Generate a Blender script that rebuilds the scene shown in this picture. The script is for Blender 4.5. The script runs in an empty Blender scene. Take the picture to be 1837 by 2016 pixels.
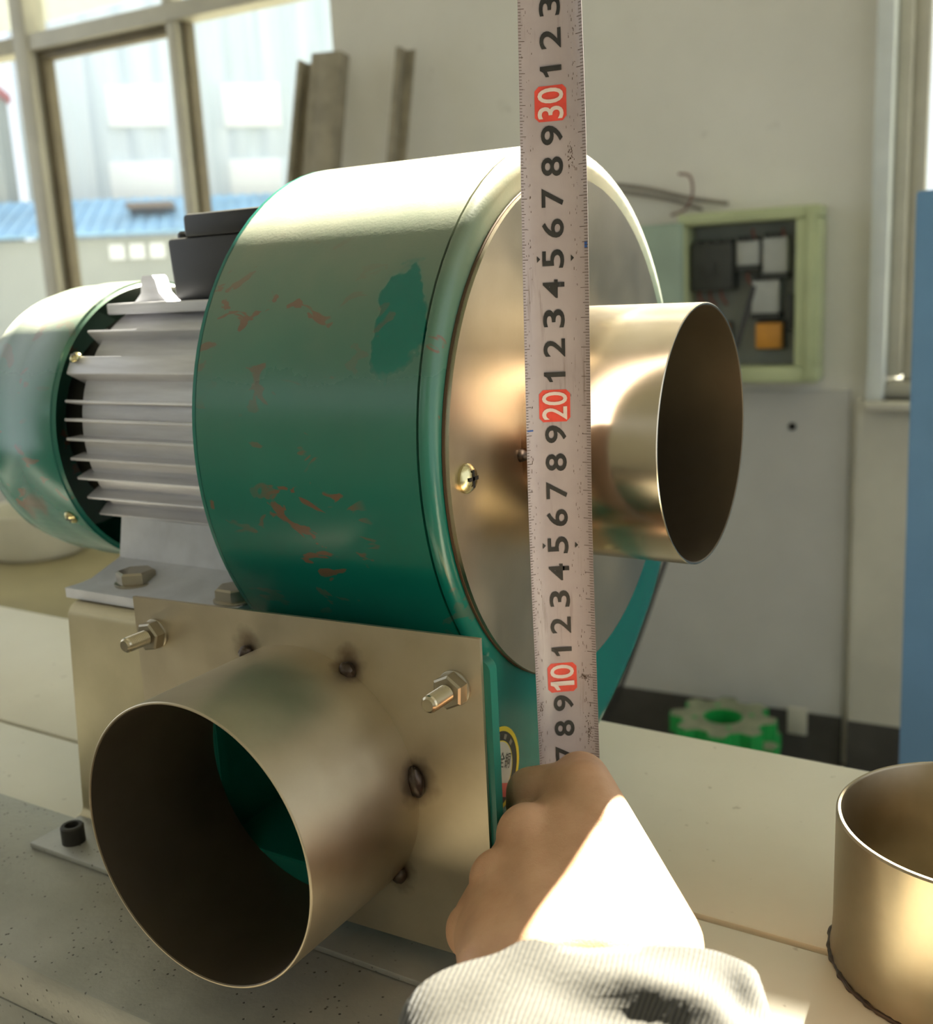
import bpy, bmesh, math, random
from mathutils import Vector, Matrix, noise
random.seed(7)
sc = bpy.context.scene
COL = sc.collection
PI = math.pi
LIFT = 1.05            # everything is modelled with the fan axis at z=0; the floor ends up at z=0

# ------------------------------------------------------------------ camera
CR = ((0.8540752, 0.5177535, -0.0498682), (0.0692867, -0.2082618, -0.9756159), (-0.5155142, 0.8297941, -0.2137447))
CC = Vector((0.1898960, -0.3918028, 0.0627846))
FPX = 2091.79
cam_d = bpy.data.cameras.new('camera')
cam = bpy.data.objects.new('camera', cam_d)
COL.objects.link(cam)
sc.camera = cam
cam_d.sensor_fit = 'VERTICAL'
cam_d.sensor_height = 36.0
cam_d.lens = FPX / 2016 * 36
cam_d.clip_start = 0.01
cam_d.clip_end = 200
cam_d.dof.use_dof = True
cam_d.dof.focus_distance = 0.36
cam_d.dof.aperture_fstop = 14.5
X, Y, Z = (Vector(r) for r in CR)
cam.matrix_world = Matrix(((X.x, -Y.x, -Z.x, CC.x), (X.y, -Y.y, -Z.y, CC.y), (X.z, -Y.z, -Z.z, CC.z + LIFT), (0, 0, 0, 1)))

# ------------------------------------------------------------------ sky, sun, exposure
world = bpy.data.worlds.new('sky')
sc.world = world
world.use_nodes = True
bg = world.node_tree.nodes['Background']
bg.inputs[0].default_value = (0.90, 0.96, 1.0, 1)
bg.inputs[1].default_value = 2.0
SUN_DIR = Vector((-0.03, 0.688, 0.725)).normalized()
sun_d = bpy.data.lights.new('sun', 'SUN')
sun_d.energy = 115.0
sun_d.angle = math.radians(1.2)
sun_d.color = (1.0, 0.92, 0.75)
sun = bpy.data.objects.new('sun', sun_d)
COL.objects.link(sun)
sun.rotation_euler = SUN_DIR.to_track_quat('Z', 'Y').to_euler()
sun.location = (0.5, 8, 9)
sc.view_settings.view_transform = 'Standard'
sc.view_settings.look = 'None'
sc.view_settings.gamma = 1.0
sc.view_settings.use_curve_mapping = False
sc.view_settings.exposure = -0.5

# ------------------------------------------------------------------ materials
MATS = {}
def s2l(c):
    return tuple((x / 12.92 if x <= 0.04045 else ((x + 0.055) / 1.055) ** 2.4) for x in (v / 255 for v in c)) + (1,)
class NT:
    def __init__(s, name):
        s.m = bpy.data.materials.new(name); s.m.use_nodes = True
        s.t = s.m.node_tree; s.n = s.t.nodes; s.b = s.n['Principled BSDF']; s.out = s.n['Material Output']
        s.tc = s.n.new('ShaderNodeTexCoord').outputs['Object']
        MATS[name] = s.m
    def link(s, a, b): s.t.links.new(a, b)
    def new(s, ty, **kw):
        nd = s.n.new(ty)
        for k, v in kw.items():
            if hasattr(nd, k): setattr(nd, k, v)
            else: nd.inputs[k].default_value = v
        return nd
    def mapped(s, scale, rot=(0, 0, 0)):
        mp = s.new('ShaderNodeMapping'); mp.inputs['Scale'].default_value = scale; mp.inputs['Rotation'].default_value = rot
        s.link(s.tc, mp.inputs['Vector']); return mp.outputs[0]
    def noise(s, scale, detail=4, rough=0.55, vec=None, dist=0.0):
        nd = s.new('ShaderNodeTexNoise'); nd.inputs['Scale'].default_value = scale; nd.inputs['Detail'].default_value = detail
        nd.inputs['Roughness'].default_value = rough; nd.inputs['Distortion'].default_value = dist
        s.link(vec if vec is not None else s.tc, nd.inputs['Vector']); return nd.outputs['Fac']
    def ramp(s, fac, lo, hi, a=0.0, b=1.0):
        nd = s.new('ShaderNodeMapRange'); nd.inputs['From Min'].default_value = lo; nd.inputs['From Max'].default_value = hi
        nd.inputs['To Min'].default_value = a; nd.inputs['To Max'].default_value = b
        s.link(fac, nd.inputs['Value']); return nd.outputs[0]
    def mix(s, fac, a, b):
        nd = s.new('ShaderNodeMix', data_type='RGBA')
        if isinstance(fac, (int, float)): nd.inputs[0].default_value = fac
        else: s.link(fac, nd.inputs[0])
        for v, i in ((a, 6), (b, 7)):
            if isinstance(v, tuple): nd.inputs[i].default_value = v
            else: s.link(v, nd.inputs[i])
        return nd.outputs[2]
    def math(s, op, a, b=0.0):
        nd = s.new('ShaderNodeMath', operation=op)
        for v, i in ((a, 0), (b, 1)):
            if isinstance(v, (int, float)): nd.inputs[i].default_value = v
            else: s.link(v, nd.inputs[i])
        return nd.outputs[0]
    def color(s, c):
        if isinstance(c, tuple): s.b.inputs['Base Color'].default_value = c
        else: s.link(c, s.b.inputs['Base Color'])
    def rough(s, r):
        if isinstance(r, (int, float)): s.b.inputs['Roughness'].default_value = r
        else: s.link(r, s.b.inputs['Roughness'])
    def bump(s, h, strength=0.3, dist=0.001):
        nd = s.new('ShaderNodeBump'); nd.inputs['Strength'].default_value = strength; nd.inputs['Distance'].default_value = dist
        s.link(h, nd.inputs['Height']); s.link(nd.outputs[0], s.b.inputs['Normal'])
def plain(name, rgb, rough=0.5, metal=0.0, var=0.06, scale=40, bump=0.0):
    t = NT(name); c = s2l(rgb)
    d = tuple(v * (1 - var * 2.2) for v in c[:3]) + (1,)
    l = tuple(min(1, v * (1 + var)) for v in c[:3]) + (1,)
    nz = t.noise(scale)
    t.color(t.mix(t.ramp(nz, 0.35, 0.65), d, l)); t.rough(rough); t.b.inputs['Metallic'].default_value = metal
    if bump: t.bump(nz, bump, 0.0006)
    return t.m

# teal enamel with brown scuffs, dust lying on the upper side and one wiped patch
def teal(name, dusty):
    t = NT(name)
    base = t.mix(t.noise(18), s2l((10, 96, 82)), s2l((18, 112, 97)))
    if dusty:
        sx = t.new('ShaderNodeSeparateXYZ'); t.link(t.tc, sx.inputs[0])
        dust_n = t.noise(45, 6, 0.6)
        up = t.math('POWER', t.ramp(sx.outputs['Z'], -0.05, 0.105), 2.3)
        dust = t.math('MULTIPLY', up, t.ramp(dust_n, 0.25, 0.7, 0.72, 1.0))
        # wiped clean patch
        d = t.new('ShaderNodeVectorMath', operation='DISTANCE'); mp = t.new('ShaderNodeMapping')
        mp.inputs['Scale'].default_value = (1.25, 0.0, 0.72); t.link(t.tc, mp.inputs[0])
        t.link(mp.outputs[0], d.inputs[0]); d.inputs[1].default_value = (-0.0165 * 1.25, 0, 0.050 * 0.72)
        dd = t.math('ADD', d.outputs['Value'], t.ramp(t.noise(70, 3), 0.3, 0.7, -0.004, 0.004))
        dust = t.math('MULTIPLY', dust, t.ramp(dd, 0.0125, 0.0142))
        base = t.mix(dust, base, s2l((128, 122, 94)))
        v = t.mapped((48, 48, 75)); ch = t.noise(1.0, 3, 0.5, v, 1.2)
        reg = t.ramp(t.noise(12, 2), 0.40, 0.54)
        zone = t.math('MULTIPLY', t.ramp(sx.outputs['Z'], -0.07, -0.04), t.ramp(sx.outputs['Z'], 0.085, 0.06))
        chip = t.math('MULTIPLY', t.math('MULTIPLY', t.ramp(ch, 0.615, 0.635), reg), zone)
        base = t.mix(t.math('MULTIPLY', chip, 0.85), base, s2l((112, 78, 58)))
        t.rough(t.math('ADD', t.math('MULTIPLY', dust, 0.32), 0.21))
        t.link(t.math('MULTIPLY', dust, 0.7), t.b.inputs['Sheen Weight']); t.b.inputs['Sheen Roughness'].default_value = 0.45; t.b.inputs['Sheen Tint'].default_value = (1.0, 0.95, 0.8, 1)
        t.bump(t.noise(900, 2), 0.12, 0.0002)
    else:
        t.rough(0.36)
    t.color(base); t.b.inputs['Specular IOR Level'].default_value = 0.5
teal('teal_enamel_worn', True); teal('teal_enamel', False)

def steel(name, c1, c2, r0, r1, stretch=(1, 1, 1), burn=None, bump=0.05, fa=0.02):
    t = NT(name)
    nz = t.noise(22, 5, 0.6); fine = t.noise(1.0, 4, 0.6, t.mapped(tuple(s * 1100 for s in stretch)))
    col = t.mix(t.ramp(nz, 0.3, 0.7), s2l(c1), s2l(c2))
    if burn:
        for (c, rad, amt, tint) in burn:
            d = t.new('ShaderNodeVectorMath', operation='DISTANCE'); t.link(t.tc, d.inputs[0]); d.inputs[1].default_value = c
            dd = t.math('ADD', d.outputs['Value'], t.ramp(t.noise(160, 2), 0.3, 0.7, -0.0015, 0.0015))
            col = t.mix(t.math('MULTIPLY', t.ramp(dd, rad, rad * 0.3), amt), col, s2l(tint))
    t.color(col); t.b.inputs['Metallic'].default_value = 1.0
    t.rough(t.math('ADD', t.ramp(nz, 0.3, 0.7, r0, r1), t.ramp(fine, 0.3, 0.7, -fa, fa)))
    if bump: t.bump(fine, bump, 0.0002)
    return t.m
steel('stainless', (186, 172, 150), (202, 190, 170), 0.19, 0.25, (0.3, 1, 1),
      [((0.003, -0.051, -0.0018), 0.013, 0.7, (150, 84, 40)), ((0.047, 0.049, 0.013), 0.008, 0.7, (92, 56, 34))], 0.0, 0.004)
steel('stainless_disc', (178, 164, 140), (196, 184, 162), 0.30, 0.42, (1, 1, 1))
steel('stainless_dull', (178, 166, 144), (198, 188, 166), 0.36, 0.48, (1, 0.6, 1),
      [((-0.0832, -0.1135, -0.0668), 0.0075, 0.6, (84, 58, 40)), ((-0.0347, -0.1135, -0.0671), 0.008, 0.6, (84, 54, 42)),
       ((-0.0091, -0.1135, -0.1065), 0.010, 0.65, (76, 50, 38)), ((-0.0184, -0.1135, -0.1457), 0.0075, 0.6, (84, 58, 40))], 0.05)
steel('steel_bracket', (178, 168, 140), (196, 186, 158), 0.40, 0.52, (1, 1, 0.3))
steel('steel_pipe', (146, 134, 112), (166, 154, 132), 0.30, 0.42, (1, 1, 0.3))
steel('bolt_steel', (150, 142, 126), (176, 168, 150), 0.28, 0.42)
steel('stud_steel', (176, 164, 140), (210, 200, 176), 0.22, 0.3, bump=0.0, fa=0.005)
steel('zinc_screw', (190, 180, 130), (224, 214, 170), 0.2, 0.3)
steel('weld_metal', (62, 52, 44), (104, 94, 86), 0.3, 0.5, bump=0.4)
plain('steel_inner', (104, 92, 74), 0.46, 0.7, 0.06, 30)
t = NT('aluminium_cast'); nz = t.noise(1, 5, 0.6, t.mapped((20, 220, 220)))
t.color(t.mix(t.ramp(nz, 0.3, 0.7), s2l((192, 191, 196)), s2l((218, 218, 224)))); t.b.inputs['Metallic'].default_value = 0.35
t.rough(0.42); t.bump(nz, 0.08, 0.0003)
plain('aluminium_matt', (196, 198, 206), 0.55, 0.15, 0.05, 60, 0.1)
plain('black_plastic', (24, 22, 19), 0.42, 0, 0.15, 60)
plain('dark_iron', (54, 52, 46), 0.6, 0.2, 0.2, 60)
plain('brown_gasket', (84, 62, 40), 0.7)
t = NT('bench_white')      # off-white boards
n1 = t.noise(9, 5); n2 = t.noise(160, 2)
col = t.mix(t.ramp(n1, 0.3, 0.7), s2l((206, 200, 181)), s2l((216, 211, 193)))
col = t.mix(t.math('MULTIPLY', t.ramp(n2, 0.70, 0.76), 0.5), col, s2l((150, 138, 116)))
t.color(col); t.rough(0.38); t.bump(t.noise(300, 3), 0.05, 0.0003)
t = NT('speckled_plate')   # grey plate with weld spatter pits
n1 = t.noise(26, 5); vor = t.new('ShaderNodeTexVoronoi'); vor.inputs['Scale'].default_value = 330; t.link(t.tc, vor.inputs['Vector'])
col = t.mix(t.ramp(n1, 0.3, 0.7), s2l((142, 142, 134)), s2l((164, 164, 156)))
pit = t.math('MULTIPLY', t.ramp(vor.outputs['Distance'], 0.20, 0.10), t.ramp(t.noise(75, 2), 0.46, 0.54))
t.color(t.mix(pit, col, s2l((62, 58, 46)))); t.rough(t.ramp(n1, 0.3, 0.7, 0.34, 0.5)); t.b.inputs['Metallic'].default_value = 0.25
t.bump(t.math('SUBTRACT', t.math('MULTIPLY', t.noise(420, 4), 0.8), pit), 0.5, 0.0005)
plain('seam_dark', (92, 84, 66), 0.8)
t = NT('wall_paint'); n1 = t.noise(1.6, 6, 0.6); n2 = t.noise(14, 5)
col = t.mix(t.ramp(n1, 0.3, 0.7), s2l((206, 203, 190)), s2l((222, 219, 207)))
t.color(t.mix(t.math('MULTIPLY', t.ramp(n2, 0.66, 0.74), 0.25), col, s2l((150, 146, 132)))); t.rough(0.85); t.bump(n2, 0.1, 0.003)
plain('wall_board', (186, 184, 175), 0.8, 0, 0.03, 5)
plain('wall_plaster_beige', (194, 190, 172), 0.85, 0, 0.05, 6)
plain('hole_black', (24, 20, 16), 0.9)
plain('wall_dado_dark', (72, 69, 62), 0.8, 0, 0.12, 9)
plain('floor_concrete', (120, 114, 102), 0.7, 0, 0.1, 4)
plain('ceiling_paint', (206, 202, 190), 0.9, 0, 0.03, 2)
plain('window_frame', (190, 186, 168), 0.45, 0.2, 0.04, 12)
plain('window_frame_dark', (116, 106, 84), 0.55, 0.1, 0.06, 12)
plain('upvc_white', (214, 218, 212), 0.4, 0, 0.03, 12)
plain('channel_paint', (146, 138, 118), 0.6, 0, 0.1, 20)
plain('box_green', (176, 184, 140), 0.45, 0, 0.04, 14)
plain('box_inside', (126, 130, 122), 0.6, 0, 0.06, 14)
plain('box_door', (148, 166, 148), 0.5, 0, 0.05, 10)
plain('relay_amber', (196, 136, 46), 0.45, 0, 0.05, 30)
plain('device_white', (170, 172, 164), 0.5, 0, 0.04, 30)
plain('device_dark', (52, 54, 48), 0.5, 0, 0.1, 30)
plain('wire_red', (132, 74, 62), 0.5); plain('wire_grey', (128, 120, 108), 0.6); plain('wire_brown', (132, 104, 92), 0.6); plain('wire_dark', (50, 48, 44), 0.6)
plain('gear_green', (22, 150, 66), 0.45, 0, 0.06, 20); plain('gear_dust', (132, 138, 112), 0.8, 0, 0.1, 24)
plain('blue_paint', (100, 142, 182), 0.5, 0, 0.06, 6)
plain('tub_white', (214, 210, 190), 0.5, 0, 0.03, 10)
plain('table_beige', (150, 140, 104), 0.7, 0, 0.05, 6)
t = NT('facade_steel'); t.color(t.mix(t.ramp(t.noise(1, 4, 0.6, t.mapped((6, 6, 0.3))), 0.3, 0.7), s2l((190, 204, 212)), s2l((214, 224, 230)))); t.rough(0.5)
plain('facade_window', (244, 248, 248), 0.4, 0, 0.01, 2)
plain('roof_blue', (150, 196, 226), 0.5, 0, 0.10, 3); plain('roof_rust', (128, 112, 96), 0.8)
plain('shed_wall', (168, 172, 164), 0.8, 0, 0.06, 1); plain('yard_ground', (104, 104, 92), 0.9, 0, 0.08, 0.6)
plain('red_coping', (200, 110, 110), 0.7); plain('far_grey_wall', (170, 176, 170), 0.8, 0, 0.05, 1)
plain('tape_black', (44, 42, 38), 0.55, 0, 0.2, 200); plain('tape_red', (226, 74, 56), 0.5, 0, 0.06, 200); plain('tape_print_white', (224, 206, 196), 0.5, 0, 0.04, 200)
plain('tape_blue_ink', (50, 90, 160), 0.6)
plain('sticker_yellow', (226, 204, 30), 0.5, 0, 0.03, 60); plain('sticker_black', (54, 52, 40), 0.5, 0, 0.08, 60)
plain('sticker_white', (206, 206, 192), 0.5, 0, 0.03, 60); plain('sticker_red', (214, 84, 70), 0.5, 0, 0.04, 60); plain('sticker_grey', (140, 134, 118), 0.5, 0, 0.04, 60)
t = NT('tape_enamel')      # off-white lacquered blade with grime along its length
n1 = t.noise(1, 6, 0.65, t.mapped((420, 420, 26))); n2 = t.noise(42, 4, 0.6)
col = t.mix(t.ramp(n2, 0.3, 0.7), s2l((164, 151, 150)), s2l((177, 165, 164)))
grime = t.math('MULTIPLY', t.ramp(n1, 0.56, 0.70), t.ramp(t.noise(30, 2), 0.42, 0.62))
t.color(t.mix(t.math('MULTIPLY', grime, 0.75), col, s2l((104, 84, 66)))); t.rough(0.33)
t = NT('tape_grime'); t.color(s2l((84, 66, 52))); t.rough(0.9)
t = NT('skin'); n1 = t.noise(60, 5, 0.6); n2 = t.noise(1, 3, 0.6, t.mapped((520, 520, 900)))
vor = t.new('ShaderNodeTexVoronoi', feature='DISTANCE_TO_EDGE'); vor.inputs['Scale'].default_value = 620; t.link(t.mapped((1, 1, 1.6), (0.4, 0.3, 0.2)), vor.inputs['Vector'])
t.color(t.mix(t.ramp(n1, 0.3, 0.7), s2l((192, 148, 114)), s2l((208, 166, 132)))); t.rough(0.46)
t.b.inputs['Subsurface Weight'].default_value = 0.12; t.b.inputs['Subsurface Radius'].default_value = (1.0, 0.35, 0.2); t.b.inputs['Subsurface Scale'].default_value = 0.004
t.bump(t.math('ADD', t.math('MULTIPLY', t.ramp(vor.outputs['Distance'], 0.0, 0.08), 0.6), n2), 0.22, 0.0003)
t = NT('sleeve_twill'); dt = t.new('ShaderNodeVectorMath', operation='DOT_PRODUCT'); dt.inputs[1].default_value = tuple(X * 0.88 + Y * 0.40 - Z * 0.15); t.link(t.tc, dt.inputs[0])
wfac = t.ramp(t.math('SINE', t.math('ADD', t.math('MULTIPLY', dt.outputs['Value'], 5600.0), t.math('MULTIPLY', t.noise(90, 2), 7.0))), -1.0, 1.0)
n1 = t.noise(800, 2)
t.color(t.mix(wfac, s2l((30, 28, 23)), s2l((72, 68, 57)))); t.rough(0.75)
t.bump(t.math('ADD', wfac, t.math('MULTIPLY', n1, 0.5)), 0.5, 0.0005); t.b.inputs['Sheen Weight'].default_value = 0.15
# window glass: thin clear sheet that lets the daylight through and mirrors a little
t = NT('glass'); tr = t.new('ShaderNodeBsdfTransparent'); gl = t.new('ShaderNodeBsdfGlossy'); gl.inputs['Roughness'].default_value = 0.02
tr.inputs[0].default_value = (0.95, 0.965, 0.975, 1)
mx = t.new('ShaderNodeMixShader'); mx.inputs[0].default_value = 0.05
t.link(tr.outputs[0], mx.inputs[1]); t.link(gl.outputs[0], mx.inputs[2]); t.link(mx.outputs[0], t.out.inputs['Surface'])

# ------------------------------------------------------------------ helpers
def at(px, py, depth):
    v = Vector(((px - 918.5) / FPX * depth, (py - 1008) / FPX * depth, depth))
    return CC + X * v.x + Y * v.y + Z * v.z
def mesh_obj(name, bm, mat, parent=None, smooth=35):
    bmesh.ops.recalc_face_normals(bm, faces=bm.faces)
    me = bpy.data.meshes.new(name)
    for f in bm.faces: f.smooth = smooth is not None
    bm.to_mesh(me); bm.free()
    if smooth is not None: me.set_sharp_from_angle(angle=math.radians(smooth))
    for m in (mat if isinstance(mat, (list, tuple)) else [mat]): me.materials.append(MATS[m])
    o = bpy.data.objects.new(name, me); COL.objects.link(o)
    if parent is not None:
        o.parent = parent; b = parent
        if parent.type == 'EMPTY': o.location = -Vector(parent['base'])
    return o
def thing(name, label, cat, base, group=None):
    o = bpy.data.objects.new(name, None); COL.objects.link(o)
    o.empty_display_size = 0.02; o.location = base; o['base'] = list(base)
    o['label'] = label; o['category'] = cat
    if group: o['group'] = group
    return o
def tag(o, label, cat, group=None):
    o['label'] = label; o['category'] = cat
    if group: o['group'] = group
    return o
def struct(o): o['kind'] = 'structure'; return o
def add_box(bm, lo, hi, bev=0.0, seg=2, xf=None):
    vs = [bm.verts.new((x, y, z)) for x in (lo[0], hi[0]) for y in (lo[1], hi[1]) for z in (lo[2], hi[2])]
    fs = [bm.faces.new([vs[i] for i in q]) for q in ((0, 1, 3, 2), (4, 6, 7, 5), (0, 4, 5, 1), (2, 3, 7, 6), (0, 2, 6, 4), (1, 5, 7, 3))]
    if bev:
        es = list({e for f in fs for e in f.edges})
        r = bmesh.ops.bevel(bm, geom=es, offset=bev, segments=seg, profile=0.5, affect='EDGES')
        vs = list({v for f in r['faces'] for v in f.verts} | {v for v in vs if v.is_valid})
    if xf:
        for v in vs: v.co = xf(v.co)
    return vs
def box(name, lo, hi, mat, parent=None, bev=0.0, xf=None, seg=2):
    bm = bmesh.new(); add_box(bm, lo, hi, bev, seg, xf); return mesh_obj(name, bm, mat, parent)
def frame_of(d):
    d = d.normalized(); a = Vector((0, 0, 1)) if abs(d.z) < 0.9 else Vector((1, 0, 0))
    u = a.cross(d).normalized(); return u, d.cross(u)
def add_lathe(bm, org, axis, prof, n=48, cap0=True, cap1=True, phase=0.0):
    u, v = frame_of(Vector(axis)); d = Vector(axis).normalized(); org = Vector(org); rings = []
    for (h, r) in prof:
        rings.append([bm.verts.new(org + d * h + (u * math.cos(2 * PI * k / n + phase) + v * math.sin(2 * PI * k / n + phase)) * r) for k in range(n)])
    for a, b in zip(rings, rings[1:]):
        for k in range(n): bm.faces.new((a[k], a[(k + 1) % n], b[(k + 1) % n], b[k]))
    if cap0: bm.faces.new(rings[0])
    if cap1: bm.faces.new(rings[-1])
def lathe(name, org, axis, prof, mat, parent=None, n=48, cap0=True, cap1=True, smooth=35, phase=0.0):
    bm = bmesh.new(); add_lathe(bm, org, axis, prof, n, cap0, cap1, phase); return mesh_obj(name, bm, mat, parent, smooth)
def pipe(name, org, axis, r, length, th, mat, parent, n=128):
    e = th * 0.3
    prof = [(0, r - th), (length - e, r - th), (length, r - th + e), (length, r - e), (length - e, r), (0, r), (0, r - th)]
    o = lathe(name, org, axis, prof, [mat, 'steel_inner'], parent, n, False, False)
    ax = Vector(axis).normalized(); og = Vector(org)
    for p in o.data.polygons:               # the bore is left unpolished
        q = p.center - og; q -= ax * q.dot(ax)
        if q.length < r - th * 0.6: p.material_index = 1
    return o
def add_tube(bm, pts, rad, n=10, cap=True):
    rings = []
    for i, p in enumerate(pts):
        d = (pts[min(i + 1, len(pts) - 1)] - pts[max(i - 1, 0)]).normalized(); u, v = frame_of(d)
        r = rad[i] if isinstance(rad, (list, tuple)) else rad
        rings.append([bm.verts.new(p + (u * math.cos(2 * PI * k / n) + v * math.sin(2 * PI * k / n)) * r) for k in range(n)])
    for a, b in zip(rings, rings[1:]):
        for k in range(n): bm.faces.new((a[k], a[(k + 1) % n], b[(k + 1) % n], b[k]))
    if cap: bm.faces.new(rings[0]); bm.faces.new(rings[-1])
def tube(name, pts, rad, mat, parent=None, n=10):
    bm = bmesh.new(); add_tube(bm, [Vector(p) for p in pts], rad, n); return mesh_obj(name, bm, mat, parent)
def spline(pts, k=8):
    pts = [Vector(p) for p in pts]; out = []
    for i in range(len(pts) - 1):
        p0, p1, p2, p3 = pts[max(i - 1, 0)], pts[i], pts[i + 1], pts[min(i + 2, len(pts) - 1)]
        for j in range(k):
            t = j / k
            out.append(0.5 * ((2 * p1) + (p2 - p0) * t + (2 * p0 - 5 * p1 + 4 * p2 - p3) * t * t + (3 * p1 - p0 - 3 * p2 + p3) * t ** 3))
    return out + [pts[-1]]
def fill_plate(bm, loops, place):
    """flat plate face from an outer loop and hole loops of 2-D points"""
    es, res = [], []
    for lp in loops:
        vs = [bm.verts.new(place(*p)) for p in lp]; res.append(vs)
        es += [bm.edges.new((vs[i], vs[(i + 1) % len(vs)])) for i in range(len(vs))]
    bmesh.ops.triangle_fill(bm, use_beauty=True, use_dissolve=False, edges=es)
    return res
def plate(name, loops, axis, d0, d1, mat, parent):
    bm = bmesh.new(); pl = {0: lambda a, b, d: (d, a, b), 1: lambda a, b, d: (a, d, b), 2: lambda a, b, d: (a, b, d)}[axis]
    r0 = fill_plate(bm, loops, lambda a, b: pl(a, b, d0)); r1 = fill_plate(bm, loops, lambda a, b: pl(a, b, d1))
    for A, B in zip(r0, r1):
        for i in range(len(A)):
            j = (i + 1) % len(A); bm.faces.new((A[i], A[j], B[j], B[i]))
    return mesh_obj(name, bm, mat, parent, 30)
def circle(cx, cy, r, n=72): return [(cx + r * math.cos(2 * PI * k / n), cy + r * math.sin(2 * PI * k / n)) for k in range(n)]
def hexnut(name, org, axis, af, h, mat, parent, phase=0.0, bore=None):
    r = af / 2 / math.cos(PI / 6); bm = bmesh.new()
    add_lathe(bm, org, axis, [(0, r), (h * 0.86, r), (h, r * 0.87)], 6, True, True, phase)
    return mesh_obj(name, bm, mat, parent, 25)

# ================================================================== SETTING
A3 = math.radians(3.0); P0 = Vector((-0.3, 1.93, 0)); WX = Vector((math.cos(A3), math.sin(A3), 0)); WN = Vector((-math.sin(A3), math.cos(A3), 0))
def W(u, d, z): return P0 + WX * u + WN * d + Vector((0, 0, z))     # u along the back wall, d into the wall, z up
def wx(co): return W(co.x, co.y, co.z)
def wbox(name, lo, hi, mat, parent=None, bev=0.0): return box(name, lo, hi, mat, parent, bev, wx)
FL = -LIFT; CEIL = 3.3
def holed_wall(name, us, zs, holes, d0, d1, mat):
    bm = bmesh.new(); V = {}
    def v(i, j, d):
        k = (i, j, d)
        if k not in V: V[k] = bm.verts.new(W(us[i], (d0, d1)[d], zs[j]))
        return V[k]
    def solid(i, j):
        if i < 0 or j < 0 or i >= len(us) - 1 or j >= len(zs) - 1: return False
        cu, cz = (us[i] + us[i + 1]) / 2, (zs[j] + zs[j + 1]) / 2
        return not any(h[0] < cu < h[1] and h[2] < cz < h[3] for h in holes)
    for i in range(len(us) - 1):
        for j in range(len(zs) - 1):
            if not solid(i, j): continue
            for d in (0, 1): bm.faces.new([v(i, j, d), v(i + 1, j, d), v(i + 1, j + 1, d), v(i, j + 1, d)])
            for (di, dj, a, b) in ((-1, 0, (i, j), (i, j + 1)), (1, 0, (i + 1, j), (i + 1, j + 1)), (0, -1, (i, j), (i + 1, j)), (0, 1, (i, j + 1), (i + 1, j + 1))):
                if not solid(i + di, j + dj): bm.faces.new([v(*a, 0), v(*b, 0), v(*b, 1), v(*a, 1)])
    return struct(mesh_obj(name, bm, mat, None, None))
LW = (-4.6, -1.235, -0.24, 1.55); RW = (0.075, 1.25, -0.232, 1.55); CW = (-1.0, 1.6, 1.985, 2.85)  # CW: added opening above the view that shapes the sun beam
holed_wall('wall_back', sorted({-5.5, 4.2, LW[0], LW[1], RW[0], RW[1], CW[0], CW[1]}), sorted({FL, CEIL, LW[2], LW[3], CW[2], CW[3]} | {RW[2]}), [LW, RW, CW], 0.0, 0.2, 'wall_paint')
struct(box('floor', (-5.6, -2.8, FL - 0.12), (4.2, 2.3, FL), 'floor_concrete'))
struct(box('ceiling', (-5.8, -2.9, CEIL), (4.4, 2.5, CEIL + 0.1), 'ceiling_paint'))
# front wall behind the photographer with a strip of windows
bm = bmesh.new()
for lo, hi in (((-5.6, -2.8, FL), (4.2, -2.65, 0.50)), ((-5.6, -2.8, 1.05), (4.2, -2.65, CEIL))): add_box(bm, lo, hi)
for a_, b_ in ((-5.6, -5.0), (-3.4, -2.9), (-1.3, -0.6), (1.0, 4.2)): add_box(bm, (a_, -2.8, 0.50), (b_, -2.65, 1.05))
struct(mesh_obj('wall_front', bm, 'wall_plaster_beige', None, None))
# board on the lower wall, dado, skirting, masonry under the right-hand window
struct(wbox('trim_1', (-0.60, -0.012, -0.935), (0.012, 0.001, -0.205), 'wall_board'))
struct(wbox('baseboard_back', (-5.4, -0.018, FL), (0.012, 0.001, -0.935), 'wall_dado_dark'))
o = wbox('plaster_drip', (-0.105, -0.021, -0.99), (-0.06, -0.012, -0.925), 'wall_plaster_beige', None, 0.004); o.name = 'trim_2'; struct(o)
struct(wbox('wall_right', (0.03, -0.035, -0.93), (2.6, 0.001, -0.222), 'wall_plaster_beige'))
struct(wbox('baseboard_right', (0.028, -0.04, FL), (2.6, -0.03, -0.93), 'wall_dado_dark'))
struct(wbox('trim_3', (0.05, -0.07, -0.24), (2.6, 0.06, -0.222), 'wall_plaster_beige', None, 0.004))
hole = lathe('trim_4', W(-0.105, -0.013, -0.282), WN * -1, [(0, 0.0085), (0.0012, 0.0085), (0.0018, 0.006)], 'hole_black', None, 20); struct(hole)
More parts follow.
